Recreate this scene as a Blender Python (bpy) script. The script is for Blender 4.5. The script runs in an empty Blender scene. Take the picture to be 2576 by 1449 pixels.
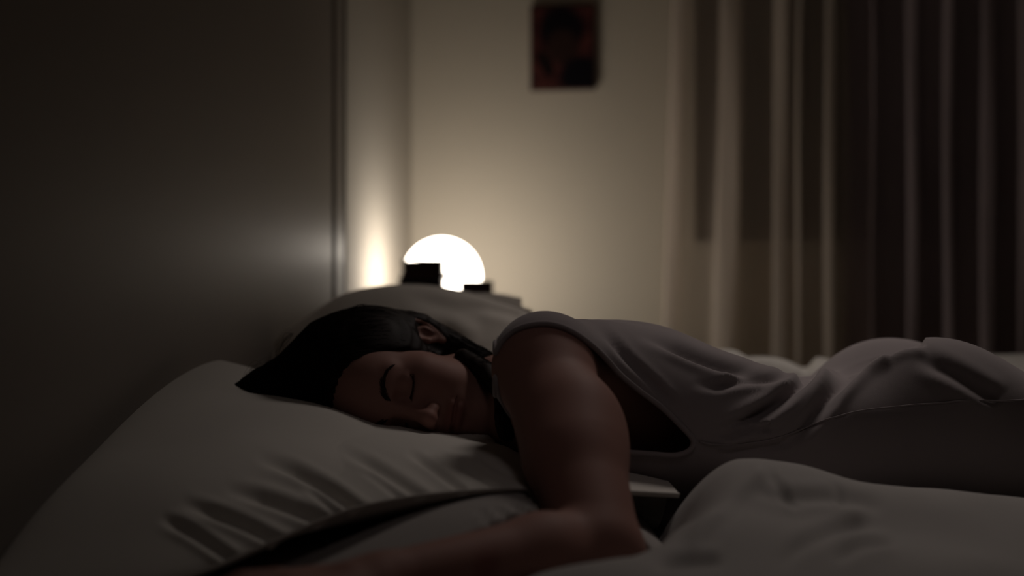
import bpy, math
import numpy as np

# ------------------------------------------------------------------ camera, world, light, exposure
ZC = 0.90                                   # eye height of the camera above the floor
FPX = 3000.0                                # focal length in pixels of the 2576x1449 frame
sc = bpy.context.scene
COL = sc.collection
cd = bpy.data.cameras.new('camera'); cam = bpy.data.objects.new('camera', cd); COL.objects.link(cam)
cam.location = (0, 0, ZC); cam.rotation_euler = (math.radians(90), 0, 0)
cd.sensor_width = 36.0; cd.lens = 36.0 * FPX / 2576.0; cd.clip_start = 0.05; cd.clip_end = 50
cd.dof.use_dof = True; cd.dof.focus_distance = 1.43; cd.dof.aperture_fstop = 1.75
sc.camera = cam
sc.view_settings.view_transform = 'Standard'; sc.view_settings.look = 'None'
sc.view_settings.gamma = 1.0; sc.view_settings.use_curve_mapping = False
sc.view_settings.exposure = 0.0
w = bpy.data.worlds.new('world'); sc.world = w; w.use_nodes = True
w.node_tree.nodes['Background'].inputs[0].default_value = (0.30, 0.32, 0.42, 1)
w.node_tree.nodes['Background'].inputs[1].default_value = 0.02
sc.cycles.use_denoising = True
sc.cycles.max_bounces = 8; sc.cycles.diffuse_bounces = 5; sc.cycles.transparent_max_bounces = 12
LAMP_STRENGTH = 9.8
def area_light(name, loc, aim, size, power, color, spread=100):
    l = bpy.data.lights.new(name, 'AREA'); l.shape = 'DISK'; l.size = size; l.energy = power; l.color = color; l.spread = math.radians(spread)
    o = bpy.data.objects.new(name, l); COL.objects.link(o); o.location = loc
    import mathutils
    o.rotation_euler = (mathutils.Vector(aim) - mathutils.Vector(loc)).to_track_quat('-Z', 'Y').to_euler()
    return o
area_light('overhead_fill_light', (0.72, 2.34, 2.42), (0.40, 1.62, 0.6), 0.6, 1.10, (1.0, 0.89, 0.82), 58)  # added soft fill from overhead, with no real lamp behind it
area_light('front_fill_light', (0.35, 0.25, 2.3), (0.08, 1.28, 0.76), 0.4, 0.034, (1.0, 0.86, 0.84), 36)  # weak added fill above the camera, there is no doorway

# ------------------------------------------------------------------ frames of reference
TH = math.radians(8.0)
E_ = np.array([math.sin(TH), math.cos(TH), 0.0])        # along the left wall, away from the camera
N_ = np.array([math.cos(TH), -math.sin(TH), 0.0])       # out of the left wall, into the room
CO = np.array([-0.278, 3.30, 0.0])                      # the far left corner of the room
FL = -ZC                                                # floor
CE = 1.60                                               # ceiling
MZ = -0.30                                              # top of the mattress
def RP(d, a, z):                                        # room point: d back from the corner, a out of the left wall
    p = CO - d * E_ + a * N_; return np.array([p[0], p[1], z])
def at(px, py, Y):
    return np.array([(px - 1288.0) / FPX * Y, Y, -(py - 724.5) / FPX * Y])

# ------------------------------------------------------------------ object helpers
def tag(o, label=None, cat=None, group=None, kind=None):
    if label: o['label'] = label
    if cat: o['category'] = cat
    if group: o['group'] = group
    if kind: o['kind'] = kind
    return o
def empty(name, loc):
    o = bpy.data.objects.new(name, None); COL.objects.link(o)
    o.location = (loc[0], loc[1], loc[2] + ZC); o.empty_display_size = 0.05
    return o
def obj(name, V, F, m, parent=None, smooth=True, origin=None):
    V = np.asarray(V, float) + np.array([0, 0, ZC])
    if parent is not None:
        q = parent; org = np.zeros(3)
        while q is not None: org += np.array(q.location); q = q.parent
        loc = np.zeros(3)
    else:
        lo = V.min(0); hi = V.max(0)
        loc = np.array([(lo[0]+hi[0])/2, (lo[1]+hi[1])/2, lo[2]]) if origin is None else np.array(origin, float)
        org = loc
    me = bpy.data.meshes.new(name)
    me.from_pydata((V - org).tolist(), [], [list(map(int, f)) for f in F]); me.validate(); me.update()
    if smooth: me.polygons.foreach_set('use_smooth', [True]*len(me.polygons))
    o = bpy.data.objects.new(name, me); COL.objects.link(o)
    if parent is not None: o.parent = parent
    o.location = loc
    if m: me.materials.append(m)
    return o
def bevel(o, w=0.003, seg=2):
    b = o.modifiers.new('bevel', 'BEVEL'); b.width = w; b.segments = seg; b.limit_method = 'ANGLE'; return o
BF = [(0,3,2,1),(4,5,6,7),(0,1,5,4),(1,2,6,5),(2,3,7,6),(3,0,4,7)]
def boxv(o, ax, ay, az):                                 # corner + three edge vectors
    o, ax, ay, az = map(np.array, (o, ax, ay, az))
    return [o, o+ax, o+ax+ay, o+ay, o+az, o+ax+az, o+ax+ay+az, o+ay+az]
def rbox(d0, d1, a0, a1, z0, z1):                        # a box in room directions
    return boxv(RP(d1, a0, z0), N_*(a1-a0), E_*(d1-d0), np.array([0,0,z1-z0]))
def merge(parts):
    V, F, n = [], [], 0
    for v, f in parts:
        V += [np.array(q, float) for q in v]; F += [tuple(i+n for i in q) for q in f]; n += len(v)
    return V, F
def grid_faces(m, n, off=0, cu=False, flip=False):
    F = []
    for i in range(m if cu else m-1):
        for j in range(n-1):
            a = i*n+j; b = ((i+1) % m)*n+j
            q = (a, b, b+1, a+1); F.append(tuple(x+off for x in (q[::-1] if flip else q)))
    return F
def tube(P, r, n=8, closed=False):
    P = np.asarray(P, float); m = len(P); r = np.broadcast_to(np.asarray(r, float), (m,))
    T = np.roll(P, -1, 0) - np.roll(P, 1, 0) if closed else np.gradient(P, axis=0)
    T /= np.linalg.norm(T, axis=1, keepdims=True) + 1e-12
    up = np.array([0.13, 0.2, 0.97]); V = []
    U = np.cross(T[0], up); U /= np.linalg.norm(U)
    for i in range(m):
        U = U - T[i]*np.dot(U, T[i]); U /= np.linalg.norm(U) + 1e-12
        W = np.cross(T[i], U)
        for k in range(n):
            a = 2*math.pi*k/n; V.append(P[i] + r[i]*(math.cos(a)*U + math.sin(a)*W))
    F = []
    for i in range(m if closed else m-1):
        for k in range(n):
            a = i*n+k; b = i*n+(k+1) % n; c = ((i+1) % m)*n+k; d = ((i+1) % m)*n+(k+1) % n
            F.append((a, b, d, c))
    if not closed: F += [tuple(range(n))[::-1], tuple((m-1)*n+k for k in range(n))]
    return V, F
def catmull(P, n):
    P = np.asarray(P, float); m = len(P); t = np.linspace(0, m-1-1e-9, n); i = t.astype(int); f = (t-i)[:, None]
    g = lambda k: P[np.clip(k, 0, m-1)]
    a, b, c, d = g(i-1), g(i), g(i+1), g(i+2)
    return 0.5*((2*b) + (c-a)*f + (2*a-5*b+4*c-d)*f**2 + (-a+3*b-3*c+d)*f**3)

# ------------------------------------------------------------------ materials
def mat(name, color, rough=0.8, spec=0.3, bump=None, var=None, sss=0.0, sheen=0.0, metal=0.0):
    m = bpy.data.materials.new(name); m.use_nodes = True; nt = m.node_tree; b = nt.nodes['Principled BSDF']
    b.inputs['Base Color'].default_value = (*color, 1); b.inputs['Roughness'].default_value = rough
    b.inputs['Specular IOR Level'].default_value = spec; b.inputs['Metallic'].default_value = metal
    if sss: b.inputs['Subsurface Weight'].default_value = sss; b.inputs['Subsurface Scale'].default_value = 0.01; b.inputs['Subsurface Radius'].default_value = (1, .35, .2)
    if sheen: b.inputs['Sheen Weight'].default_value = sheen
    tc = nt.nodes.new('ShaderNodeTexCoord')
    if var:                                              # (scale, amount): soft variation of the colour
        n = nt.nodes.new('ShaderNodeTexNoise'); n.inputs['Scale'].default_value = var[0]; n.inputs['Detail'].default_value = 4
        nt.links.new(tc.outputs['Object'], n.inputs['Vector'])
        r = nt.nodes.new('ShaderNodeMapRange'); r.inputs[3].default_value = 1-var[1]; r.inputs[4].default_value = 1+var[1]
        nt.links.new(n.outputs['Fac'], r.inputs[0])
        v = nt.nodes.new('ShaderNodeVectorMath'); v.operation = 'SCALE'; v.inputs[0].default_value = color
        nt.links.new(r.outputs[0], v.inputs['Scale']); nt.links.new(v.outputs[0], b.inputs['Base Color'])
    if bump:                                             # [(scale, strength, distance)...]
        prev = None
        for s, st, di in bump:
            n = nt.nodes.new('ShaderNodeTexNoise'); n.inputs['Scale'].default_value = s; n.inputs['Detail'].default_value = 3
            nt.links.new(tc.outputs['Object'], n.inputs['Vector'])
            q = nt.nodes.new('ShaderNodeBump'); q.inputs['Strength'].default_value = st; q.inputs['Distance'].default_value = di
            nt.links.new(n.outputs['Fac'], q.inputs['Height'])
            if prev: nt.links.new(prev.outputs[0], q.inputs['Normal'])
            prev = q
        nt.links.new(prev.outputs[0], b.inputs['Normal'])
    return m
M = {}
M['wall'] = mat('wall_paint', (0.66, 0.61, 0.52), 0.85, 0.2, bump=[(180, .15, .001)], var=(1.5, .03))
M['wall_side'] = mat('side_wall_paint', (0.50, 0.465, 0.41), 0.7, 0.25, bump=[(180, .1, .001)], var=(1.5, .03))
M['satin'] = mat('satin_panel', (0.32, 0.285, 0.255), 0.46, 0.5, bump=[(60, .05, .001)], var=(2, .04))
M['groove'] = mat('dark_groove', (0.05, 0.04, 0.035), 0.7, 0.2)
M['ceiling'] = mat('ceiling_paint', (0.45, 0.43, 0.39), 0.9, 0.1)
M['floor'] = mat('floor_boards', (0.16, 0.10, 0.065), 0.5, 0.4, var=(6, .25))
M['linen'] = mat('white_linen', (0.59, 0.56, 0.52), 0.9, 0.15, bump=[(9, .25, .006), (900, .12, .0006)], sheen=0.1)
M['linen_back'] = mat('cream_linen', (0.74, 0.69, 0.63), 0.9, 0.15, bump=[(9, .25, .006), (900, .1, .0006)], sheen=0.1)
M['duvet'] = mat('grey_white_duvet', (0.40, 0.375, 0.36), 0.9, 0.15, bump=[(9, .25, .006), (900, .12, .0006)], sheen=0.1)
M['linen_shaded'] = mat('shaded_linen', (0.34, 0.315, 0.30), 0.9, 0.15, bump=[(9, .25, .006), (900, .12, .0006)])  # the white linen again, darkened to put shade into its colour
M['sheet'] = mat('sheet_cotton', (0.60, 0.57, 0.53), 0.9, 0.15, bump=[(12, .3, .006), (900, .12, .0006)])
M['mattress'] = mat('mattress_ticking', (0.55, 0.53, 0.5), 0.9, 0.1, var=(40, .05))
M['bedwood'] = mat('bed_wood', (0.12, 0.07, 0.045), 0.5, 0.4, var=(12, .2))
M['jersey'] = mat('grey_jersey', (0.31, 0.27, 0.275), 0.95, 0.1, bump=[(30, .1, .003), (1400, .18, .0006)], sheen=0.15)
M['trouser'] = mat('dark_jersey', (0.12, 0.12, 0.15), 0.95, 0.1, bump=[(1400, .15, .0006)])
M['hair'] = mat('dark_hair', (0.012, 0.006, 0.005), 0.6, 0.12)
M['brow'] = mat('brow_hair', (0.02, 0.01, 0.008), 0.6, 0.2)
M['metal'] = mat('silver_metal', (0.8, 0.78, 0.75), 0.15, 0.5, metal=1.0)
M['book_a'] = mat('dark_brown_cover', (0.035, 0.017, 0.014), 0.6, 0.3, var=(60, .2))
M['book_b'] = mat('black_cover', (0.016, 0.012, 0.014), 0.6, 0.3, var=(60, .2))
M['book_c'] = mat('maroon_cover', (0.055, 0.018, 0.018), 0.6, 0.3, var=(60, .2))
M['paper'] = mat('page_paper', (0.09, 0.065, 0.045), 0.95, 0.1, bump=[(400, .4, .001)])
M['cover_pale'] = mat('pale_cover', (0.28, 0.2, 0.12), 0.7, 0.2)
M['glass'] = mat('night_glass', (0.01, 0.011, 0.014), 0.12, 0.25)
M['white_frame'] = mat('frame_paint', (0.35, 0.33, 0.3), 0.5, 0.4)
M['night_wood'] = mat('table_wood', (0.2, 0.12, 0.07), 0.5, 0.4, var=(15, .2))

def skin_material():
    m = mat('skin', (0.36, 0.2, 0.16), 0.62, 0.2, sss=0.12, bump=[(350, .12, .0006)])
    nt = m.node_tree; b = nt.nodes['Principled BSDF']
    a = nt.nodes.new('ShaderNodeAttribute'); a.attribute_name = 'tint'
    nt.links.new(a.outputs['Color'], b.inputs['Base Color']); return m
M['skin'] = skin_material()

def sheer_material(name, color, dens):
    m = bpy.data.materials.new(name); m.use_nodes = True; nt = m.node_tree; nt.nodes.clear()
    out = nt.nodes.new('ShaderNodeOutputMaterial'); mx = nt.nodes.new('ShaderNodeMixShader'); tr = nt.nodes.new('ShaderNodeBsdfTransparent')
    df = nt.nodes.new('ShaderNodeBsdfDiffuse'); tl = nt.nodes.new('ShaderNodeBsdfTranslucent'); m2 = nt.nodes.new('ShaderNodeMixShader')
    df.inputs[0].default_value = (*color, 1); tl.inputs[0].default_value = (*color, 1); m2.inputs[0].default_value = 0.18
    tc = nt.nodes.new('ShaderNodeTexCoord'); mp = nt.nodes.new('ShaderNodeMapping'); mp.inputs['Scale'].default_value = (160, 160, 4)
    n = nt.nodes.new('ShaderNodeTexNoise'); n.inputs['Scale'].default_value = 1.0
    nt.links.new(tc.outputs['Object'], mp.inputs[0]); nt.links.new(mp.outputs[0], n.inputs['Vector'])
    r = nt.nodes.new('ShaderNodeMapRange'); r.inputs[3].default_value = dens-.08; r.inputs[4].default_value = dens+.08
    nt.links.new(n.outputs['Fac'], r.inputs[0]); nt.links.new(r.outputs[0], mx.inputs[0])
    nt.links.new(tr.outputs[0], mx.inputs[1]); nt.links.new(df.outputs[0], m2.inputs[1]); nt.links.new(tl.outputs[0], m2.inputs[2])
    nt.links.new(m2.outputs[0], mx.inputs[2]); nt.links.new(mx.outputs[0], out.inputs[0]); return m
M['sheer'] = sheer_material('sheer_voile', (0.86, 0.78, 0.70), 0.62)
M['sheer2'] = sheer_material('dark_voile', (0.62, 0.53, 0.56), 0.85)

def glow_material():
    m = bpy.data.materials.new('lit_opal_glass'); m.use_nodes = True; nt = m.node_tree; b = nt.nodes['Principled BSDF']
    b.inputs['Base Color'].default_value = (0.9, 0.87, 0.8, 1)
    b.inputs['Emission Color'].default_value = (1.0, 0.90, 0.78, 1); b.inputs['Emission Strength'].default_value = LAMP_STRENGTH
    return m
M['glow'] = glow_material()

def painting_material():
    m = mat('dark_red_painting', (0.05, 0.02, 0.018), 0.6, 0.2); nt = m.node_tree; b = nt.nodes['Principled BSDF']
    tc = nt.nodes.new('ShaderNodeTexCoord')
    def mapped(loc, rot, scale):
        q = nt.nodes.new('ShaderNodeMapping'); q.vector_type = 'TEXTURE'
        q.inputs['Location'].default_value = loc; q.inputs['Rotation'].default_value = (0, rot, 0); q.inputs['Scale'].default_value = scale
        nt.links.new(tc.outputs['Object'], q.inputs[0])
        g = nt.nodes.new('ShaderNodeTexGradient'); g.gradient_type = 'SPHERICAL'; nt.links.new(q.outputs[0], g.inputs[0])
        r = nt.nodes.new('ShaderNodeMapRange'); r.inputs[1].default_value = 0.05; r.inputs[2].default_value = 0.35
        nt.links.new(g.outputs['Fac'], r.inputs[0]); return r.outputs[0]
    n = nt.nodes.new('ShaderNodeTexNoise'); n.inputs['Scale'].default_value = 28; nt.links.new(tc.outputs['Object'], n.inputs['Vector'])
    cr = nt.nodes.new('ShaderNodeValToRGB'); e = cr.color_ramp.elements
    e[0].position = 0.3; e[0].color = (0.035, 0.010, 0.012, 1); e[1].position = 0.75; e[1].color = (0.13, 0.038, 0.032, 1)
    nt.links.new(n.outputs['Fac'], cr.inputs[0]); cur = cr.outputs[0]
    for fac, c in ((mapped((-.002, 0, .045), 0, (.075, 1, .085)), (0.006, 0.004, 0.007)),
                   (mapped((0.0, 0, .0), 0, (.055, 1, .06)), (0.035, 0.016, 0.014)),
                   (mapped((.06, 0, -.085), .3, (.085, 1, .075)), (0.004, 0.003, 0.007)),
                   (mapped((-.045, 0, -.045), -.5, (.022, 1, .05)), (0.012, 0.006, 0.006))):
        x = nt.nodes.new('ShaderNodeMix'); x.data_type = 'RGBA'
        nt.links.new(fac, x.inputs[0]); nt.links.new(cur, x.inputs[6]); x.inputs[7].default_value = (*c, 1); cur = x.outputs[2]
    nt.links.new(cur, b.inputs['Base Color']); return m
M['painting'] = painting_material()

# ------------------------------------------------------------------ room shell
def struct(name, V, F, m): return tag(obj(name, V, F, m, smooth=False), kind='structure')
LX, LD = 3.6, 4.2                                        # room size along N_ and E_
struct('floor', rbox(-.1, LD+.1, -.1, LX+.1, FL-.1, FL), BF, M['floor'])
struct('ceiling', rbox(-.1, LD+.1, -.1, LX+.1, CE, CE+.1), BF, M['ceiling'])
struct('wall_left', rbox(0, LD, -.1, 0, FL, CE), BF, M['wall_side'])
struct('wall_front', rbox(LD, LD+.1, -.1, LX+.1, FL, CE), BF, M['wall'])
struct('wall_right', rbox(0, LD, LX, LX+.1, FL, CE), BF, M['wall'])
# back wall with a window opening
WA0, WA1, WZ0, WZ1 = 0.775, 1.60, 0.125, 1.30
struct('wall_back', *merge([(rbox(-.1, 0, -.1, WA0, FL, CE), BF), (rbox(-.1, 0, WA1, LX+.1, FL, CE), BF),
                            (rbox(-.1, 0, WA0, WA1, FL, WZ0), BF), (rbox(-.1, 0, WA0, WA1, WZ1, CE), BF)]), M['wall'])
wn = tag(empty('window_1', RP(-.05, (WA0+WA1)/2, WZ0)), kind='structure')
fr = []
for a0, a1, z0, z1 in ((WA0, WA0+.035, WZ0, WZ1), (WA1-.035, WA1, WZ0, WZ1), (WA0, WA1, WZ0, WZ0+.035), (WA0, WA1, WZ1-.04, WZ1)):
    fr.append((rbox(-.08, -.045, a0, a1, z0, z1), BF))
obj('window_frame', *merge(fr), M['groove'], wn, smooth=False)
obj('window_pane', rbox(-.068, -.062, WA0+.03, WA1-.03, WZ0+.03, WZ1-.03), BF, M['glass'], wn, smooth=False)
obj('window_sill', rbox(-.05, .012, WA0-.01, WA1+.01, WZ0-.02, WZ0), BF, M['wall'], wn, smooth=False)
struct('baseboard_back', rbox(0, .015, .0, LX, FL, FL+.08), BF, M['white_frame'])

# ------------------------------------------------------------------ wardrobe along the left wall
def solve_d(px, a):                                      # distance back from the corner where a plane a metres out shows at px
    u = (px-1288)/FPX
    return (CO[0]+N_[0]*a - u*(CO[1]+N_[1]*a)) / (E_[0] - u*E_[1])
PA = 0.045
d1, d2, d3, d4 = (solve_d(x, PA) for x in (837, 849, 871, 881))
wr = tag(empty('wardrobe', RP(3.0, .02, FL)), 'tall satin grey-beige wardrobe front with dark vertical grooves, left of the bed', 'wardrobe')
bevel(obj('door', rbox(d1, 3.9, .006, PA, FL+.06, CE-.06), BF, M['satin'], wr, smooth=False), .004)
bevel(obj('stile', rbox(d3, d2, .006, PA-.004, FL+.01, CE-.01), BF, M['satin'], wr, smooth=False), .003)
obj('carcass', rbox(d4, 3.9, .0005, .02, FL+.005, CE-.005), BF, M['groove'], wr, smooth=False)
obj('edge_strip', rbox(d4, d4+.012, .02, PA-.008, FL+.01, CE-.01), BF, M['groove'], wr, smooth=False)

# ------------------------------------------------------------------ picture on the back wall
pd = 0.0; pa = 0.421
pc = RP(0, pa, .651)
pic = empty('wall_picture', RP(.012, pa, .651-.115)); tag(pic, 'small dark red picture board hung high on the back wall above the lamp', 'picture')
pw, ph = .0875, .115
o = obj('board', rbox(.003, .02, pa-pw, pa+pw, .651-ph, .651+ph), BF, M['book_c'], pic, smooth=False); bevel(o, .0015)
me = bpy.data.meshes.new('painted_face'); me.from_pydata([(-pw+.004, 0, -ph+.004), (pw-.004, 0, -ph+.004), (pw-.004, 0, ph-.004), (-pw+.004, 0, ph-.004), (-pw+.004, .001, -ph+.004), (pw-.004, .001, -ph+.004), (pw-.004, .001, ph-.004), (-pw+.004, .001, ph-.004)], [], [(0,1,2,3), (4,7,6,5), (0,4,5,1), (1,5,6,2), (2,6,7,3), (3,7,4,0)])
me.materials.append(M['painting']); pf = bpy.data.objects.new('painted_face', me); COL.objects.link(pf); pf.parent = pic
fp = RP(.0215, pa, .651); pf.location = (fp[0]-pic.location[0], fp[1]-pic.location[1], fp[2]+ZC-pic.location[2]); pf.rotation_euler = (0, 0, -TH)

# ------------------------------------------------------------------ curtains
rng = np.random.default_rng(5)
def curtain(name, m, a_edges, folds, d0, ztop, zbot, parent, leftlean=0.0, amp=.004, seed=1):
    """cross-section: flat runs joined by Z-shaped pleats (three layers deep) at each fold (centre, half width)"""
    pts = [(a_edges[0], 0.0)]
    for c, h in folds:
        pts += [(c-h, 0.0), (c+h*.6, .010), (c+h, .020), (c+h*.6, .027), (c-h*.6, .030), (c-h, .036), (c-h*.6, .044), (c+h*.7, .046), (c+h, .040), (c+h*1.25, .015), (c+h*1.5, 0.0)]
    pts.append((a_edges[1], 0.0))
    P = np.array(pts); P = np.repeat(P, 1, axis=0)
    C = catmull(P, len(P)*9); C[:, 0] = np.clip(C[:, 0], a_edges[0], a_edges[1])
    Z = np.linspace(ztop, zbot, 60); r = np.random.default_rng(seed); V = []
    ph = r.uniform(0, 6, 4)
    for a, dd in C:
        for z in Z:
            t = (ztop-z)/(ztop-zbot)
            lean = leftlean*t*t*max(0, 1-(a-a_edges[0])/.35)
            w_ = amp*(math.sin(9*a*3+ph[0]+1.5*z)+math.sin(23*a+ph[1]-2.6*z))+.0012*math.sin(7*z+90*a)
            V.append(RP(d0+dd*(.8+.5*t)+w_, a-lean-(.02*t if True else 0)*(a-a_edges[0])+.002*math.sin(5*z+ph[2]+20*a), z))
    o = obj(name, V, grid_faces(len(C), 60), m, parent); return o
def a_of(px, d):                                         # metres out of the left wall at which px shows on a plane d in front of the back wall
    u = (px-1288)/FPX; c = CO - d*E_
    return (u*c[1]-c[0]) / (N_[0]-u*N_[1])
CDD = .085
cu = tag(empty('sheer_curtain', RP(CDD, 1.1, FL+.02)), 'pale sheer curtain with bright vertical folds hanging over the dark window', 'curtain')
fl = [(a_of(x, CDD), h) for x, h in ((1716, .017), (1842, .027), (1967, .017), (2010, .006), (2086, .013))]
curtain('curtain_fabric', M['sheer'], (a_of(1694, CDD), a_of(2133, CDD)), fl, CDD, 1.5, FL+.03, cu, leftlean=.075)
hem = [RP(CDD+.003*math.sin(4*z), a_of(2134, CDD)+.004*math.sin(5*z)+.006*(1.5-z)/2.3-.006, z) for z in np.linspace(1.5, FL+.03, 50)]
obj('side_hem', *tube(hem, .0022, 6), M['sheer'], cu)
cu2 = tag(empty('curtain', RP(.06, 1.75, FL+.02)), 'dark shadowy curtain at the right of the room, beside the pale sheer one', 'curtain')
f2 = [(a_of(x, .06), h) for x, h in ((2190, .006), (2290, .015), (2380, .012), (2480, .018), (2570, .012))]
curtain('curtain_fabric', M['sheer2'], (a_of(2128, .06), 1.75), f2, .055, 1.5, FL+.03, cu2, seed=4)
rod = tag(empty('curtain_rod', RP(.07, 1.2, 1.51)), 'curtain rod above the window carrying both curtains', 'curtain rod')
obj('rod', *tube([RP(.075, .6, 1.515), RP(.075, 1.95, 1.515)], .011, 12), M['groove'], rod)
for a in (.66, 1.9): obj('bracket', rbox(.0, .08, a-.008, a+.008, 1.49, 1.503), BF, M['groove'], rod, smooth=False)

# ------------------------------------------------------------------ bedside table, books, lamp
TZ = -.086
nt_d0, nt_d1, nt_a0, nt_a1 = .16, .60, .03, .36
ns = tag(empty('bedside_table', RP(.4, .2, FL)), 'narrow wooden bedside chest in the far corner under the glowing globe lamp', 'bedside table')
bevel(obj('table_top', rbox(nt_d0-.01, nt_d1+.01, nt_a0-.005, nt_a1+.005, TZ-.022, TZ), BF, M['night_wood'], ns, smooth=False))
bevel(obj('cabinet_body', rbox(nt_d0, nt_d1, nt_a0, nt_a1, FL+.08, TZ-.022), BF, M['night_wood'], ns, smooth=False))
for k in range(3):
    z0 = FL+.10+k*.225
    dr = bevel(obj('drawer', rbox(nt_d0+.015, nt_d1-.015, nt_a1, nt_a1+.014, z0, z0+.21), BF, M['night_wood'], ns, smooth=False), .003)
    obj('knob', *tube([RP(.38, nt_a1+.014, z0+.105), RP(.38, nt_a1+.035, z0+.105)], .012, 12), M['metal'], dr)
for dd in (nt_d0+.02, nt_d1-.05):
    for a in (nt_a0+.01, nt_a1-.04):
        obj('leg', rbox(dd, dd+.03, a, a+.03, FL, FL+.08), BF, M['night_wood'], ns, smooth=False)

LC = at(1112, 697, 2.90); LR = 98/FPX*2.90
lampo = tag(empty('globe_lamp', (LC[0], LC[1], TZ)), 'round glowing white globe table lamp behind the books on the bedside chest', 'lamp')
V, F = [], []
th0 = 0.0
nr, ns_ = 40, 64
for i in range(nr+1):
    a = math.pi*i/nr
    for j in range(ns_): V.append(LC + LR*np.array([math.sin(a)*math.cos(2*math.pi*j/ns_), math.sin(a)*math.sin(2*math.pi*j/ns_), math.cos(a)]))
F = []
for i in range(nr):
    for j in range(ns_):
        a = i*ns_+j; b = i*ns_+(j+1) % ns_; F.append((a, a+ns_, b+ns_, b))
obj('globe_shade', V, F, M['glow'], lampo)
def lathe(c, prof, n=40):
    V = [c + np.array([r*math.cos(2*math.pi*k/n), r*math.sin(2*math.pi*k/n), z]) for r, z in prof for k in range(n)]
    F = [(i*n+k, i*n+(k+1) % n, (i+1)*n+(k+1) % n, (i+1)*n+k) for i in range(len(prof)-1) for k in range(n)]
    return V, F + [tuple(range(n))[::-1], tuple((len(prof)-1)*n+k for k in range(n))]
zb = LC[2]-LR-TZ
obj('base', *lathe(np.array([LC[0], LC[1], TZ]), [(.052, 0), (.054, .003), (.05, max(.006, zb*.6)), (.042, zb+.010)]), M['metal'], lampo)
obj('cord', *tube(catmull([(LC[0]+.05, LC[1]+.01, TZ+.004), (LC[0]+.08, LC[1]+.06, TZ+.004), (LC[0]+.05, LC[1]+.12, TZ+.004)], 20), .0025, 8), M['groove'], lampo)

def book(loc, L, W, H, rot, cover, label, group, spine=True, tilt=0.0):
    """a closed book lying flat: cover boards, spine and a page block"""
    r = tag(empty('book', loc), label, 'book', group)
    c, s = math.cos(rot), math.sin(rot); ax = np.array([c, s, tilt]); ay = np.array([-s, c, 0.0])
    o = np.array(loc) - ax*L/2 - ay*W/2; t = min(.0022, H*.2)
    Z = np.array([0, 0, 1.0])
    pv = boxv(o+ax*.003+ay*.003+Z*t, ax*(L-.006), ay*(W-.006), Z*(H-2*t))
    cv = [(boxv(o, ax*L, ay*W, Z*t), BF), (boxv(o+Z*(H-t), ax*L, ay*W, Z*t), BF), (boxv(o+Z*t, ax*L, ay*t, Z*(H-2*t)), BF)]
    bevel(obj('cover', *merge(cv), cover, r, smooth=False), .0006, 1)
    obj('page_block', pv, BF, M['paper'], r, smooth=False)
    return r
BY = 2.66                                                # distance of the left stack
px2m = BY/FPX
def bk(x0, x1, z, H, rot, cover, label, gr, Y=BY, W=.15, tilt=0):
    L = (x1-x0)/FPX*Y
    rt = rot
    book(((x0+x1)/2-1288)/FPX*Y*np.array([1, 0, 0]) + np.array([0, Y+W/2, z]), L, W, H, rt, cover, label, gr, tilt=tilt)
g1 = 'dark books stacked left of the globe lamp'
z = TZ
specs = [(1003, 1114, .024, 'book_b', 'thick black book at the very bottom of the left stack by the lamp'),
         (1010, 1121, .020, 'book_a', 'dark brown book second from the bottom of the left stack'),
         (1006, 1112, .026, 'book_c', 'dark maroon book third from the bottom of the left stack'),
         (1008, 1121, .008, 'book_a', 'slim dark brown book low in the visible part of the left stack'),
         (1004, 1111, .019, 'book_b', 'black book in the middle of the left stack, set back at its right end'),
         (1006, 1121, .009, 'book_c', 'slim maroon book whose right end sticks out of the left stack'),
         (1012, 1111, .025, 'book_a', 'dark brown book just under the pale booklet on the left stack')]
top_target = -(655-724.5)/FPX*BY
tot = sum(s[2] for s in specs); kf = (top_target-TZ)/(tot+len(specs)*.0004)
for i, (x0, x1, H, c, lab) in enumerate(specs):
    bk(x0, x1, z, H*kf, math.radians([0, 1.5, -1, .8, -.6, 1.2, 0][i]), M[c], lab, g1); z += H*kf+.0004*kf
r = tag(empty('booklet', (((1068)-1288)*px2m, BY+.07, z)), 'thin pale booklet with a lifted left end on top of the left book stack', 'booklet')
bx = [(x, .004+.006*max(0, (1070-x)/45)**1.6) for x in np.linspace(1024, 1110, 14)]
V = []
for x, h in bx:
    for yy in (BY+.004, BY+.13):
        for k in (0, .0016): V.append(np.array([(x-1288)*px2m, yy, z+h-.0035+k]))
F = []
for i in range(len(bx)-1):
    a = i*4; b = a+4
    F += [(a+1, b+1, b+3, a+3), (a, a+2, b+2, b), (a, b, b+1, a+1), (a+2, a+3, b+3, b+2)]
F += [(0, 1, 3, 2), (len(bx)*4-4, len(bx)*4-2, len(bx)*4-1, len(bx)*4-3)]
obj('cover', V, F, M['cover_pale'], r)
bd = tag(empty('glint', at(1017, 657, BY-.004)), 'tiny round ball added as a glint at the left edge of the left book stack', 'glint')  # small ball added to stand in for a blurred glint
def sphere(c, r, n=16, m=24):
    V = [np.array(c)+r*np.array([math.sin(math.pi*i/n)*math.cos(2*math.pi*j/m), math.sin(math.pi*i/n)*math.sin(2*math.pi*j/m), math.cos(math.pi*i/n)]) for i in range(n+1) for j in range(m)]
    return V, [(i*m+j, (i+1)*m+j, (i+1)*m+(j+1) % m, i*m+(j+1) % m) for i in range(n) for j in range(m)]
c_ = at(1017, 657, BY-.004)
M['glint'] = mat('glint_white', (.9, .88, .84), .2, .6)
_b = M['glint'].node_tree.nodes['Principled BSDF']; _b.inputs['Transmission Weight'].default_value = .7; _b.inputs['Roughness'].default_value = .25
obj('glint_ball', *sphere(c_, .006), M['glint'], bd)
g2 = 'dark books stacked right of the globe lamp'
Y2 = 2.70; z = TZ
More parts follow.
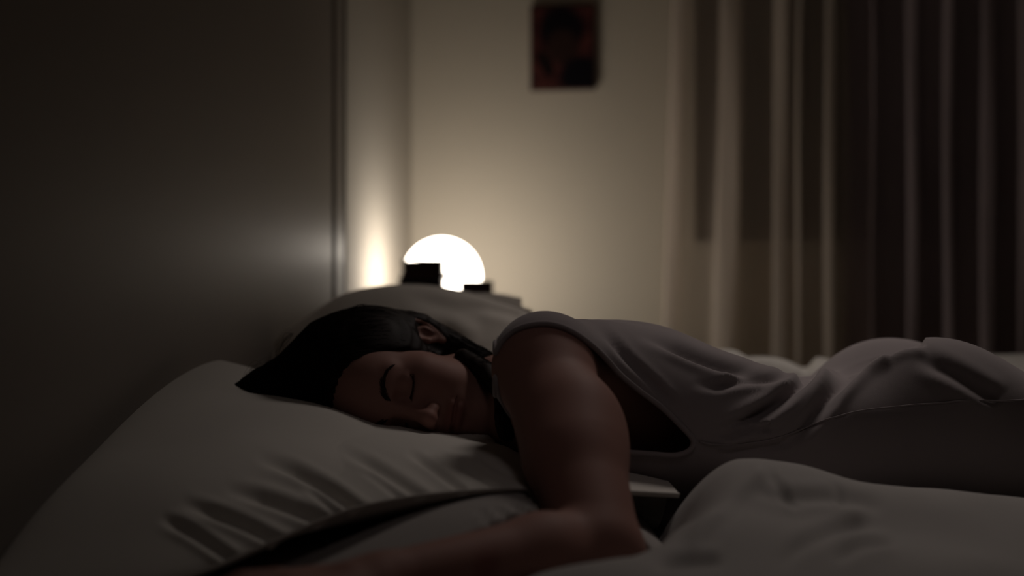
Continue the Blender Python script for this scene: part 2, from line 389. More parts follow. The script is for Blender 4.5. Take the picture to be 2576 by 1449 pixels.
s2 = [(1152, 1240, .030, 'book_b', 'black book at the bottom of the right stack by the lamp'),
      (1156, 1238, .034, 'book_a', 'dark brown book in the middle of the right stack'),
      (1157, 1240, .034, 'book_c', 'dark maroon book on top of the right stack, cutting off the lamp globe')]
k2 = (-(706-724.5)/FPX*Y2-TZ)/(sum(s[2] for s in s2)+.0012)
for i, (x0, x1, H, c, lab) in enumerate(s2):
    bk(x0, x1, z, H*k2, math.radians([1, -1, .5][i]), M[c], lab, g2, Y=Y2, W=.13); z += H*k2+.0004

# ------------------------------------------------------------------ bed
BD0, BD1, BA0, BA1 = .93, 2.56, .06, 2.10
bed = tag(empty('bed', RP((BD0+BD1)/2, (BA0+BA1)/2, FL)), 'double bed with a low dark wooden base standing against the wardrobe', 'bed')
bevel(obj('bed_base', rbox(BD0+.02, BD1-.02, BA0+.02, BA1-.02, FL+.12, MZ-.24), BF, M['bedwood'], bed, smooth=False), .01)
bevel(obj('mattress', rbox(BD0+.012, BD1-.012, BA0+.012, BA1-.012, MZ-.24, MZ-.006), BF, M['mattress'], bed, smooth=False), .03, 4)
for dd in (BD0+.1, BD1-.18):
    for a in (BA0+.1, BA1-.18): obj('leg', rbox(dd, dd+.07, a, a+.07, FL, FL+.12), BF, M['bedwood'], bed, smooth=False)

# ------------------------------------------------------------------ implicit surfaces
def smin(a, b, k):
    h = np.clip(.5+.5*(b-a)/k, 0, 1); return b*(1-h)+a*h - k*h*(1-h)
def smax(a, b, k): return -smin(-a, -b, k)
def ell(P, c, r):
    q = (P-np.array(c, np.float32))/np.array(r, np.float32); k0 = np.sqrt((q*q).sum(1))
    k1 = np.sqrt(((q/np.array(r, np.float32))**2).sum(1))+1e-6; return k0*(k0-1)/k1
def cap(P, a, b, ra, rb):
    a = np.array(a, np.float32); b = np.array(b, np.float32); ba = b-a; pa = P-a
    h = np.clip((pa@ba)/(ba@ba), 0, 1); return np.sqrt(((pa-h[:, None]*ba)**2).sum(1)) - (ra+(rb-ra)*h)
def chain(P, pts, rs, k=.004):
    d = cap(P, pts[0], pts[1], rs[0], rs[1])
    for i in range(1, len(pts)-1): d = np.minimum(d, cap(P, pts[i], pts[i+1], rs[i], rs[i+1]))
    return d
def axis(lo, hi, segs):
    """non-uniform samples: segs = [(x, step)...] step used up to x"""
    out = [lo]
    for x, s in segs:
        while out[-1] < min(x, hi)-1e-9: out.append(out[-1]+s)
    return np.array(out, np.float32)
def nets(f, xs, ys, zs, q=4):
    nx, ny, nz = len(xs), len(ys), len(zs)
    ci = lambda n: np.unique(np.append(np.arange(0, n, q), n-1))
    ix, iy, iz = ci(nx), ci(ny), ci(nz)
    G = np.stack(np.meshgrid(xs[ix], ys[iy], zs[iz], indexing='ij'), -1).reshape(-1, 3)
    Fc = np.concatenate([f(G[i:i+400000]) for i in range(0, len(G), 400000)]).reshape(len(ix), len(iy), len(iz)).astype(np.float32)
    F = np.empty((nx, ny, nz), np.float32); act = np.zeros((nx, ny, nz), bool)
    jx = np.searchsorted(ix, np.arange(nx)); jy = np.searchsorted(iy, np.arange(ny)); jz = np.searchsorted(iz, np.arange(nz))
    hx, hy, hz = (np.gradient(a[b]) if len(b) > 1 else np.ones(1) for a, b in ((xs, ix), (ys, iy), (zs, iz)))
    diag = np.sqrt(hx[:, None, None]**2+hy[None, :, None]**2+hz[None, None, :]**2).astype(np.float32)
    near = np.abs(Fc) < diag*1.3
    F[:] = Fc[np.ix_(jx, jy, jz)]; act[:] = near[np.ix_(jx, jy, jz)]
    jx2, jy2, jz2 = np.maximum(jx-1, 0), np.maximum(jy-1, 0), np.maximum(jz-1, 0)
    act |= near[np.ix_(jx2, jy2, jz2)]
    idx = np.argwhere(act)
    for i in range(0, len(idx), 400000):
        k = idx[i:i+400000]; F[k[:, 0], k[:, 1], k[:, 2]] = f(np.stack([xs[k[:, 0]], ys[k[:, 1]], zs[k[:, 2]]], 1))
    S = F < 0
    cells = np.zeros((nx-1, ny-1, nz-1), np.int8)
    for a in (0, 1):
        for b in (0, 1):
            for c in (0, 1): cells += S[a:nx-1+a, b:ny-1+b, c:nz-1+c]
    C = np.argwhere((cells > 0) & (cells < 8)); n = len(C)
    acc = np.zeros((n, 3)); cnt = np.zeros(n)
    cor = [(a, b, c) for a in (0, 1) for b in (0, 1) for c in (0, 1)]
    for p in cor:
        for k in range(3):
            if p[k] == 1: continue
            r = list(p); r[k] = 1; A = C+np.array(p); B = C+np.array(r)
            fa = F[A[:, 0], A[:, 1], A[:, 2]]; fb = F[B[:, 0], B[:, 1], B[:, 2]]; m = (fa < 0) != (fb < 0)
            t = fa[m]/(fa[m]-fb[m]); pt = np.tile(np.array(p, float), (m.sum(), 1)); pt[:, k] = t
            acc[m] += pt; cnt[m] += 1
    pos = C+acc/cnt[:, None]
    ip = lambda a, t: np.interp(t, np.arange(len(a)), a)
    V = np.stack([ip(xs, pos[:, 0]), ip(ys, pos[:, 1]), ip(zs, pos[:, 2])], 1)
    I = np.full((nx-1, ny-1, nz-1), -1, np.int32); I[C[:, 0], C[:, 1], C[:, 2]] = np.arange(n)
    Q = []
    for k in range(3):
        u, v = [a for a in range(3) if a != k]
        sl0 = [slice(None)]*3; sl1 = [slice(None)]*3; sl0[k] = slice(0, -1); sl1[k] = slice(1, None)
        D = S[tuple(sl0)] != S[tuple(sl1)]; E = np.argwhere(D)
        E = E[(E[:, u] > 0) & (E[:, v] > 0) & (E[:, u] < (nx, ny, nz)[u]-1) & (E[:, v] < (nx, ny, nz)[v]-1)]
        ins = S[E[:, 0], E[:, 1], E[:, 2]]
        def cell(du, dv):
            c = E.copy(); c[:, u] -= du; c[:, v] -= dv; return I[c[:, 0], c[:, 1], c[:, 2]]
        q_ = np.stack([cell(0, 0), cell(1, 0), cell(1, 1), cell(0, 1)], 1)
        fl = ins if k != 1 else ~ins
        q_[~fl] = q_[~fl][:, ::-1]; Q.append(q_)
    return project(f, V, 2), np.concatenate(Q)
def grad(f, V, e=4e-4):
    V = V.astype(np.float32); g = np.zeros((len(V), 3))
    for k in range(3):
        d = np.zeros(3, np.float32); d[k] = e; g[:, k] = (f(V+d)-f(V-d))/(2*e)
    return g
def project(f, V, it=2, off=0.0):
    V = np.array(V, float)
    for _ in range(it):
        g = grad(f, V); s = f(V.astype(np.float32))-off; gg = np.maximum((g*g).sum(1), .25)
        st = (s/gg)[:, None]*g; n = np.linalg.norm(st, axis=1, keepdims=True); V -= st*np.minimum(1, .004/np.maximum(n, 1e-9))
    return V
def vnormals(V, F):
    F = np.asarray(F); a, b, c = V[F[:, 0]], V[F[:, 1]], V[F[:, 2]]; n = np.cross(b-a, c-a)
    if F.shape[1] == 4: n = np.cross(c-a, V[F[:, 3]]-b)
    N = np.zeros_like(V)
    for k in range(F.shape[1]): np.add.at(N, F[:, k], n)
    return N/(np.linalg.norm(N, axis=1, keepdims=True)+1e-12)
def clip(V, F, g):
    """keep the part of a mesh where g>0, cutting cleanly along g=0"""
    F = np.asarray(F)
    T = np.concatenate([F[:, [0, 1, 2]], F[:, [0, 2, 3]]]) if F.shape[1] == 4 else F
    V = [v for v in V]; new = {}; out = []
    pos = g[T] > 0; s = pos.sum(1); out += T[s == 3].tolist()
    def cut(a, b):
        k = (min(a, b), max(a, b))
        if k not in new:
            t = g[a]/(g[a]-g[b]); t = min(max(t, .02), .98); new[k] = len(V); V.append(V[a]*(1-t)+V[b]*t)
        return new[k]
    for t, p in zip(T[(s > 0) & (s < 3)], pos[(s > 0) & (s < 3)]):
        t = t.tolist(); p = p.tolist()
        if sum(p) == 1:
            i = p.index(True); a, b, c = t[i], t[(i+1) % 3], t[(i+2) % 3]; out.append([a, cut(a, b), cut(a, c)])
        else:
            i = p.index(False); a, b, c = t[i], t[(i+1) % 3], t[(i+2) % 3]; x, y = cut(a, b), cut(a, c)
            out += [[x, b, c], [x, c, y]]
    V = np.array(V); out = np.array(out); used = np.unique(out); mp = -np.ones(len(V), int); mp[used] = np.arange(len(used))
    return V[used], mp[out]
def loops(F):
    E = {}
    for t in F:
        for i in range(len(t)):
            a, b = int(t[i]), int(t[(i+1) % len(t)]); E[(a, b)] = 1
    nx_ = {a: b for (a, b) in E if (b, a) not in E}; res = []; seen = set()
    for s in list(nx_):
        if s in seen: continue
        L = [s]; seen.add(s); c = nx_[s]
        while c in nx_ and c not in seen: L.append(c); seen.add(c); c = nx_[c]
        if len(L) > 30: res.append(L)
    return res
def smooth_loop(P, n=6):
    for _ in range(n): P = (np.roll(P, 1, 0)+2*P+np.roll(P, -1, 0))/4
    return P
def polydist(Q, poly):
    """distance from points Q (n,2) to an open polyline, and position along it 0..1"""
    poly = np.asarray(poly, float); best = np.full(len(Q), 1e9); par = np.zeros(len(Q)); side = np.zeros(len(Q)); m = len(poly)-1
    for i in range(m):
        a, b = poly[i], poly[i+1]; ab = b-a; t = np.clip(((Q-a)@ab)/(ab@ab), 0, 1); d = Q-(a+t[:, None]*ab); dd = np.sqrt((d*d).sum(1))
        k = dd < best; best[k] = dd[k]; par[k] = (i+t[k])/m; cr = ab[0]*(Q[:, 1]-a[1])-ab[1]*(Q[:, 0]-a[0]); side[k] = np.sign(cr[k])
    return best, par, side
def inpoly(Q, poly):
    x, y = Q[:, 0], Q[:, 1]; c = np.zeros(len(Q), bool); n = len(poly)
    for i in range(n):
        x1, y1 = poly[i]; x2, y2 = poly[(i+1) % n]
        k = ((y1 > y) != (y2 > y)); xi = (x2-x1)*(y-y1)/((y2-y1) if y2 != y1 else 1e-9)+x1; c ^= k & (x < xi)
    return c
def bearing(V): return np.stack([1288+FPX*V[:, 0]/V[:, 1], 724.5-FPX*V[:, 2]/V[:, 1]], 1)
def folds(V, N, fl, mask=None):
    """push creases (polyline, half width, depth; depth<0 raises a ridge) into a cloth along its normals"""
    Q = bearing(V); D = np.zeros(len(V))
    for f_ in fl:
        poly, wd, dp = f_[:3]; b, t, s = polydist(Q, catmull(poly, len(poly)*5))
        end = np.clip(t*3, 0, 1)**1.3*np.clip((1-t)*(6 if len(f_) < 4 else 14), 0, 1)
        wdt = wd
        D -= dp*end*(np.exp(-(b/wdt)**2) - .35*np.exp(-((b-1.9*wdt)/(1.0*wdt))**2))
    if mask is not None: D *= mask
    return V+N*D[:, None]
def waves(P, seed, scale, amp, n=10):
    r = np.random.default_rng(seed); o = np.zeros(len(P))
    for _ in range(n):
        d = r.normal(size=P.shape[1]); d /= np.linalg.norm(d); o += np.sin(P@d*scale*r.uniform(.5, 1.8)+r.uniform(0, 6.28))
    return o*amp/math.sqrt(n)
def tps(pts):
    pts = np.array(pts, float); n = len(pts); X = pts[:, :2]; r = np.linalg.norm(X[:, None]-X[None], axis=2)
    K = np.where(r > 0, r*r*np.log(r+1e-12), 0)+np.eye(n)*1e-5; P = np.c_[np.ones(n), X]
    A = np.block([[K, P], [P.T, np.zeros((3, 3))]]); s = np.linalg.solve(A, np.r_[pts[:, 2], 0, 0, 0])
    def f(Q):
        r = np.linalg.norm(Q[:, None]-X[None], axis=2); return np.where(r > 0, r*r*np.log(r+1e-12), 0)@s[:n]+s[n]+Q@s[n+1:]
    return f

# ------------------------------------------------------------------ the sleeping person: body
HC = np.array([-.1338, 1.5946, -.1416], np.float32)                   # head centre between the ears
HL = np.array([.1634, -.1486, .9753], np.float32)                     # towards her left ear (up)
HF = np.array([.0997, -.9810, -.1661], np.float32)                    # out of the face
HU = np.array([-.9815, -.1243, .1454], np.float32)                    # towards the crown
HM = np.stack([HL, HF, HU], 1)
def toh(P): return (P-HC)@HM
def frh(Q): return HC+np.asarray(Q, np.float32)@HM.T
def sym(q): return np.stack([np.abs(q[:, 0]), q[:, 1], q[:, 2]], 1)
def head(P):
    q = toh(P); s = sym(q)
    d = ell(q, (0, -.008, .042), (.073, .096, .087))
    d = smin(d, ell(q, (0, .034, -.022), (.060, .058, .080)), .03)
    d = smin(d, ell(q, (0, .047, .056), (.055, .042, .045)), .03)      # forehead
    d = smin(d, cap(s, (.051, .012, -.056), (.018, .072, -.090), .014, .014), .024)   # jaw
    d = smin(d, ell(q, (0, .078, -.090), (.019, .016, .015)), .022)     # chin
    d = smin(d, ell(s, (.040, .058, -.006), (.023, .022, .017)), .025)  # cheekbone
    d = smin(d, ell(s, (.033, .056, -.038), (.024, .026, .026)), .025)  # cheek
    d = smin(d, cap(s, (.010, .085, .031), (.043, .068, .036), .0085, .0075), .014)  # brow ridge
    d = smax(d, -ell(s, (.030, .104, .013), (.020, .018, .0130)), .012)
    d = smax(d, -ell(s, (.0165, .094, .017), (.0065, .010, .009)), .008)  # eye socket
    d = smin(d, ell(s, (.032, .0725, .0135), (.0145, .0155, .0115)), .005)  # lids over the eyeball
    d = smax(d, -cap(s, (.019, .0885, .0092), (.033, .0905, .0055), .0011, .0011), .0022)
    d = smax(d, -cap(s, (.033, .0905, .0055), (.046, .0815, .0095), .0011, .0011), .0022)
    d = smin(d, cap(q, (0, .086, .022), (0, .108, -.016), .0066, .0088), .012)        # nose
    d = smin(d, ell(q, (0, .1095, -.0205), (.0105, .0105, .0095)), .009)
    d = smin(d, ell(s, (.0108, .0980, -.0240), (.0064, .0095, .0070)), .008)
    d = smax(d, -ell(s, (.0062, .1035, -.0325), (.0034, .0052, .0040)), .003)
    d = smin(d, ell(q, (0, .078, -.052), (.028, .018, .024)), .016)       # muzzle
    d = smin(d, ell(q, (0, .0935, -.0462), (.0215, .0075, .0062)), .006)  # upper lip
    d = smin(d, ell(q, (0, .0920, -.0570), (.0190, .0085, .0072)), .005)  # lower lip
    d = smax(d, -cap(s, (0, .1002, -.0512), (.014, .0972, -.0508), .0017, .0015), .003)
    d = smax(d, -cap(s, (.014, .0972, -.0508), (.0255, .0885, -.0520), .0014, .0010), .0035)
    d = smax(d, -ell(q, (0, .101, -.068), (.014, .007, .0045)), .006)     # dip under the lower lip
    
    # ears
    s = np.stack([s[:, 0]+.62*(s[:, 1]-.004), s[:, 1]*1.12, s[:, 2]*.98], 1)
    c_e = np.array([.072, .0, -.024], np.float32); s = c_e+(s-c_e)*1.2
    e = ell(s, (.0735, -.012, -.002), (.0058, .0175, .028))
    e = smax(e, -ell(s, (.0800, -.008, -.004), (.0065, .0085, .0135)), .003)
    hx = [(.0745, .003, .008), (.077, -.002, .022), (.079, -.016, .027), (.081, -.028, .017), (.080, -.029, .001), (.077, -.021, -.016), (.075, -.010, -.026)]
    e = smin(e, chain(s, hx, [.0026, .003, .0034, .0034, .0032, .003, .0036]), .004)
    e = smin(e, ell(s, (.0745, -.004, -.029), (.0042, .0068, .0075)), .004)
    e = smin(e, ell(s, (.0745, .004, -.006), (.0038, .0035, .006)), .003)
    e = smin(e, chain(s, [(.0765, -.016, .014), (.0785, -.0185, .0), (.0765, -.013, -.013)], [.0024, .0026, .0024]), .003)
    return smin(d, e/1.2, .004)
SH = np.array([.036, 1.335, -.0895])                                  # near shoulder
EL = np.array([.080, 1.118, -.243])
WRI = np.array([-.108, .990, -.246])
def hand(P, w_, dirv, side, up):
    """palm, four fingers and a thumb, relaxed, lying flat"""
    dirv = np.array(dirv, float); dirv /= np.linalg.norm(dirv); up = np.array(up, float); side = np.cross(up, dirv)*side; side /= np.linalg.norm(side)
    L = lambda a, b, c: w_+dirv*a+side*b+up*c
    d = cap(P, L(.0, 0, 0), L(.03, 0, .0), .023, .022)
    for b in (-.026, -.009, .009, .026): d = smin(d, cap(P, L(.015, b*.6, 0), L(.082, b, .002), .014, .0115), .010)
    for b, ln in ((-.029, .060), (-.0105, .074), (.0095, .070), (.028, .052)):
        k1 = L(.084, b, .003); k2 = L(.084+ln*.45, b*1.12, .004); k3 = L(.084+ln*.76, b*1.2, -.004); k4 = L(.084+ln, b*1.24, -.012)
        d = smin(d, chain(P, [k1, k2, k3, k4], [.0105, .009, .0082, .007]), .004)
    d = smin(d, chain(P, [L(.02, -.018, 0), L(.05, -.048, -.004), L(.078, -.060, -.008), L(.10, -.064, -.011)], [.016, .012, .0105, .008]), .006)
    return d
def near_arm(P):
    mid = SH*.45+EL*.55+np.array([.004, -.004, .0])
    d = cap(P, SH, mid, .052, .049); d = smin(d, cap(P, mid, EL, .049, .041), .02)
    d = smin(d, ell(P, SH+np.array([-.002, -.003, -.002]), (.054, .052, .056)), .02)
    d = smin(d, ell(P, SH*.55+EL*.45+np.array([.014, .012, .004]), (.047, .047, .058)), .03)
    d = smin(d, ell(P, EL+np.array([.006, .004, -.012]), (.038, .037, .034)), .018)     # elbow
    fm = EL*.72+WRI*.28
    d = smin(d, cap(P, EL, fm+np.array([0, 0, -.002]), .035, .037), .012); d = smin(d, cap(P, fm, WRI, .037, .025), .02)
    return smin(d, hand(P, WRI, WRI-EL+np.array([0, -.02, .02]), 1, (0.05, 0, 1)), .015)
def torso(P):
    d = ell(P, (.130, 1.55, -.168), (.165, .150, .118))
    d = smin(d, ell(P, (.070, 1.425, -.100), (.085, .075, .050)), .05)                   # shoulder blade
    d = smin(d, ell(P, (.080, 1.66, -.120), (.085, .075, .055)), .05)
    d = smin(d, ell(P, (.33, 1.58, -.207), (.15, .120, .080)), .08)                      # waist
    d = smin(d, ell(P, (.50, 1.59, -.205), (.13, .165, .085)), .06)                      # pelvis
    d = smin(d, ell(P, (.535, 1.505, -.165), (.105, .088, .090)), .04)
    d = smin(d, ell(P, (.535, 1.680, -.170), (.105, .088, .090)), .04)
    return d
def legs(P):
    d = chain(P, [(.56, 1.50, -.205), (.80, 1.47, -.215), (1.0, 1.45, -.24), (1.2, 1.44, -.243), (1.40, 1.44, -.262)], [.086, .072, .054, .052, .034])
    d = smin(d, chain(P, [(.56, 1.68, -.205), (.80, 1.68, -.215), (1.0, 1.68, -.24), (1.2, 1.68, -.243), (1.40, 1.68, -.262)], [.086, .072, .054, .052, .034]), .01)
    for y in (1.44, 1.68):
        d = smin(d, chain(P, [(1.40, y, -.262), (1.47, y, -.255), (1.56, y-.01, -.275)], [.034, .030, .020]), .02)
        for k, l in enumerate((.03, .026, .023, .02, .015)):
            yy = y-.028+k*.014; d = smin(d, cap(P, (1.55, yy, -.277), (1.56+l, yy, -.283), .0095, .0075 if k else .010), .004)
    return d
def body(P):
    P = np.asarray(P, np.float32)
    d = torso(P)
    d = smin(d, cap(P, frh((-.008, -.050, -.035)), (.045, 1.610, -.135), .046, .050), .03)   # neck
    d = smin(d, near_arm(P), .035)
    d = smin(d, chain(P, [(.04, 1.70, -.12), (.20, 1.80, -.19), (.30, 1.80, -.235), (.50, 1.79, -.262)], [.050, .044, .038, .024]), .04)
    d = smin(d, hand(P, np.array([.50, 1.79, -.262]), (.2, .0, -.01), -1, (0, 0, 1)), .015)
    d = smin(d, legs(P), .05)
    hd = head(P); return smin(d, hd, .010)
xs = axis(-.28, 1.62, [(.02, .0018), (.25, .004), (1.62, .006)])
ys = axis(.80, 1.98, [(1.40, .004), (1.56, .0018), (1.72, .0035), (1.98, .006)])
zs = axis(-.36, .02, [(-.25, .004), (-.035, .0018), (.02, .004)])
BV, BQ = nets(body, xs, ys, zs)
person = tag(empty('person', (.1, 1.45, MZ)), 'sleeping dark-haired woman in a grey tank top, lying on her front with one arm bent', 'person')
bo = obj('body', BV, BQ, M['skin'], person)
q = toh(BV.astype(np.float32))
base = np.array([.31, .165, .135]); tint = np.tile(base, (len(BV), 1))
def blend(wt, c):
    global tint
    wt = np.clip(wt, 0, 1)[:, None]; tint = tint*(1-wt)+np.array(c)*wt
front = np.clip((q[:, 1]-.06)/.01, 0, 1)
blend(front*np.exp(-((np.abs(q[:, 0])/.024)**4+((q[:, 2]+.0515)/.0115)**4))*.7, (.22, .075, .068))
blend(np.exp(-((np.abs(q[:, 0])-.042)/.02)**2-((q[:, 2]+.02)/.02)**2)*front*.25, (.33, .135, .11))
blend(np.exp(-((q[:, 0])/.012)**2-((q[:, 2]+.022)/.012)**2)*front*.3, (.33, .135, .11))
att = bo.data.color_attributes.new('tint', 'FLOAT_COLOR', 'POINT')
att.data.foreach_set('color', np.c_[tint, np.ones(len(tint))].astype(np.float32).ravel())

# strands helper: one mesh of thin three-sided tubes
def strands(paths, r):
    parts = []; 
    V = []; F = []
    for P in paths:
        m = len(P); T = np.gradient(P, axis=0); T /= np.linalg.norm(T, axis=1, keepdims=True)+1e-12
        U = np.cross(T, (.3, .5, .81)); U /= np.linalg.norm(U, axis=1, keepdims=True)+1e-12; W = np.cross(T, U); o = len(V)
        rr = r*np.linspace(1, .35, m)
        for i in range(m):
            for k in range(3):
                a = 2.0944*k; V.append(P[i]+rr[i]*(math.cos(a)*U[i]+math.sin(a)*W[i]))
        for i in range(m-1):
            for k in range(3):
                a = o+i*3+k; b = o+i*3+(k+1) % 3; F.append((a, b, b+3, a+3))
    return V, F
rg = np.random.default_rng(11)
# eyebrows and lashes on the face
for sgn in (1, -1):
    pts = catmull([(.012, .1, .0335), (.022, .1, .0385), (.036, .1, .0435), (.047, .09, .0415), (.055, .08, .0345)], 60)
    paths = []
    for k in range(170):
        t = rg.uniform(0, 1); i = int(t*58); c = pts[i].copy(); wdt = .0042*(1-.65*t)
        c[2] += rg.uniform(-1, 1)*wdt; dirn = (pts[i+1]-pts[i]); dirn /= np.linalg.norm(dirn); dirn = dirn+np.array([0, 0, .55*(1-t)])
        seg = np.array([c+dirn*s*.0075 for s in (0, .33, .66, 1)]); seg[:, 0] *= sgn
        W = project(body, frh(seg), 6, .0006); paths.append(W)
    obj('eyebrow', *strands(paths, .00035), M['brow'], person)
    paths = []
    lid = catmull([(.018, .090, .0088), (.026, .093, .0062), (.034, .093, .0052), (.041, .089, .0066), (.047, .083, .0098)], 70)
    for k in range(70):
        c = lid[k].copy(); u = (c[0]-.032)/.016
        root = c.copy(); root[0] *= sgn; R0 = project(body, frh(root)[None], 8, .0002)[0]; r0 = toh(R0.astype(np.float32)[None])[0]
        ln = .0075*rg.uniform(.7, 1.1)
        d = np.array([sgn*(.45*u), .75, -.62])
        seg = np.array([r0+d*ln*s+np.array([0, 0, .0016*s*s]) for s in (0, .35, .7, 1)])
        paths.append(frh(seg).astype(float))
    line = lid.copy(); line[:, 0] *= sgn; LV = project(body, frh(line), 8, .0)
    v1 = strands(paths, .00022); v2 = tube(LV, .0006, 5)
    obj('eyelashes', *merge([v1, v2]), M['brow'], person)
# earring: two small studs in the upper ear lobe
for l, f_, u in ((.079, -.013, -.0225), (.0795, -.0165, -.0185)):
    c = project(body, frh((l, f_, u))[None], 6, .0012)[0]
    obj('earring', *sphere(c, .0017, 10, 14), M['metal'], person)

# ------------------------------------------------------------------ hair
def hair(P):
    P = np.asarray(P, np.float32); q = toh(P)
    d = ell(q, (.018, -.035, .052), (.086, .095, .098))
    d = smin(d, ell(q, (.0, -.012, .052), (.083, .100, .092)), .02)
    d = smin(d, cap(q, (.010, -.02, .12), (-.022, -.015, .19), .058, .024), .035)
    d = smin(d, cap(q, (-.022, -.015, .19), (-.027, -.012, .226), .024, .006), .02)
    d = smin(d, cap(q, (-.02, .0, .09), (-.035, .0, .20), .05, .012), .03)
    d = smin(d, chain(q, [(.072, -.045, .0), (.060, -.042, -.045), (.040, -.040, -.085), (.020, -.045, -.120)], [.028, .022, .022, .022]), .02)
    d = smin(d, chain(q, [(.0, -.09, .0), (.02, -.075, -.06), (.03, -.07, -.11)], [.05, .04, .02]), .03)
    d = smin(d, chain(q, [(.042, -.040, -.088), (.026, .0, -.122), (-.008, .016, -.134), (-.050, .012, -.138)], [.020, .021, .022, .018]), .012)  # lock added over the neck to darken it
    d = smin(d, chain(P, [at(1165, 900, 1.57), at(1222, 940, 1.535), at(1252, 990, 1.50), at(1266, 1045, 1.475), at(1278, 1085, 1.465)], [.012, .015, .018, .018, .013]), .012)  # second added lock, dark hair in place of shade below the chin
    d = smax(d, -ell(q, (0, .105, -.004), (.092, .094, .101)), .010)
    d = smax(d, -ell(q, (.092, -.006, -.016), (.03, .020, .018)), .014)      # leaves the ear free
    d += .0005*np.sin(q[:, 0]*700+q[:, 1]*420+q[:, 2]*60)
    return d
hxs = axis(-.40, .06, [(.06, .0026)]); hys = axis(1.42, 1.76, [(1.60, .0026), (1.76, .005)]); hzs = axis(-.30, .02, [(.02, .0026)])
HV, HQ = nets(hair, hxs, hys, hzs)
hr = obj('hair', HV, HQ, M['hair'], person)
# combed strands following the hair towards the crown tip
qh = toh(HV.astype(np.float32))
vis = np.where((HV[:, 2] > -.20) & ~((HV[:, 0] > -.05) & (HV[:, 2] < -.098)))[0]
seeds = HV[rg.choice(vis, 5200)]
tip = np.array([-.03, -.01, .235])
P = seeds.copy(); path = [P.copy()]; lift = rg.uniform(.0002, .0022, len(P))
for it in range(11):
    ql = toh(P.astype(np.float32)).astype(float)
    d = tip-ql; d /= np.linalg.norm(d, axis=1, keepdims=True)
    low = np.clip((-.01-ql[:, 2])/.02, 0, 1)[:, None]*(ql[:, 0:1] > .02)
    d = d*(1-low)+np.array([-.35, -.05, -1.0])*low; d += rg.normal(size=d.shape)*.08
    P = P+(d@HM.T.astype(float))*.0075
    P = project(hair, P, 1, lift); path.append(P.copy())
path = np.stack(path, 1); paths = [p for p in path]
def fly(pts, n, spread, r=0):
    for k in range(n):
        j = rg.normal(size=(len(pts), 3))*spread*np.linspace(.2, 1, len(pts))[:, None]; paths.append(catmull(np.array(pts)+j, 16))
YH = 1.585
fly([at(640, 965, YH), at(622, 950, YH), at(640, 925, YH), at(668, 915, YH)], 9, .006)
fly([at(650, 975, YH), at(615, 972, YH), at(590, 985, YH)], 24, .005)
fly([at(735, 840, YH), at(715, 856, YH), at(705, 880, YH), at(690, 905, YH)], 7, .006)
fly([at(880, 785, YH), at(900, 768, YH), at(918, 770, YH), at(925, 788, YH)], 6, .004)
fly([at(930, 782, YH), at(960, 778, YH), at(1000, 792, YH)], 9, .004)
fly([at(1050, 800, YH), at(1085, 815, YH), at(1115, 842, YH), at(1132, 862, YH), at(1150, 880, YH)], 16, .0022)
fly([at(1110, 868, YH), at(1150, 890, YH), at(1185, 905, YH), at(1225, 912, YH-.05)], 60, .004)
fly([at(1120, 878, YH), at(1170, 908, YH), at(1210, 925, YH-.03), at(1240, 935, YH-.06)], 40, .004)
obj('hair_strands', *strands(paths, .00026), M['hair'], hr)

# ------------------------------------------------------------------ tank top
def shirt_f(P):
    P = np.asarray(P, np.float32)
    d = smin(torso(P), legs(P), .05)-.004
    d = smin(d, ell(P, SH, (.052, .050, .054))-.005, .045)
    d = smin(d, ell(P, (.03, 1.70, -.115), (.055, .055, .055)), .04)
    d = smin(d, ell(P, (.175, 1.435, -.165), (.125, .085, .085)), .06)        # loose cloth hanging at the side
    d = smin(d, ell(P, (.32, 1.47, -.205), (.16, .07, .085)), .06)
    return d-.006
sxs = axis(-.06, .72, [(.72, .0045)]); sys_ = axis(1.22, 1.84, [(1.84, .0045)]); szs = axis(-.36, .02, [(.02, .0045)])
SV, SQ = nets(shirt_f, sxs, sys_, szs)
SN = vnormals(SV, SQ); 
if (SN[:, 2]*(SV[:, 2]+.17)).sum() < 0: SQ = SQ[:, ::-1]; SN = -SN
near = np.clip((1.62-SV[:, 1])/.05, 0, 1)
fl = [([(1762, 1104), (1830, 1078), (1900, 1045), (1965, 1005), (2015, 960), (2065, 920), (2130, 893), (2200, 876)], 15, .012, 1),
      ([(1960, 1128), (2020, 1080), (2068, 1020), (2105, 965), (2150, 915), (2195, 888), (2235, 872)], 17, .013, 1),
      ([(2095, 1000), (2140, 955), (2190, 912), (2262, 872), (2330, 862)], 13, .009, 1),
      ([(1600, 838), (1680, 868), (1750, 898), (1830, 925), (1925, 946)], 12, .008),
      ([(1740, 960), (1800, 972), (1850, 960), (1910, 955), (1965, 950), (2015, 930)], 11, .006),
      ([(1775, 1108), (1840, 1095), (1900, 1076), (1945, 1080)], 8, .005),
      ([(1470, 806), (1530, 850), (1580, 905), (1640, 962), (1700, 1022)], 10, .004),
      ([(1800, 1140), (1900, 1125), (1990, 1112)], 12, .004),
      ([(2300, 900), (2400, 940), (2520, 1010)], 18, .005)]
SV = folds(SV, SN, [(f[0], f[1], f[2]*1.3)+tuple(f[3:]) for f in fl], near)
SV += SN*waves(SV, 3, 28, .0016)[:, None]
cand = np.where(SV[:, 0] > .12)[0]
for _ in range(3): SV[cand] += SN[cand]*np.clip(.003-body(SV[cand]), 0, .02)[:, None]
SV[:, 2] = np.maximum(SV[:, 2], MZ+.0155)
hole = [(1243, 905), (1258, 866), (1292, 833), (1335, 817), (1385, 815), (1430, 829), (1475, 857), (1520, 897), (1560, 942), (1612, 985), (1662, 1022), (1710, 1068), (1746, 1110), (1736, 1134), (1700, 1146), (1640, 1142), (1540, 1135), (1400, 1125), (1300, 1060), (1256, 985)]
hole = catmull(hole+[hole[0]], 160)
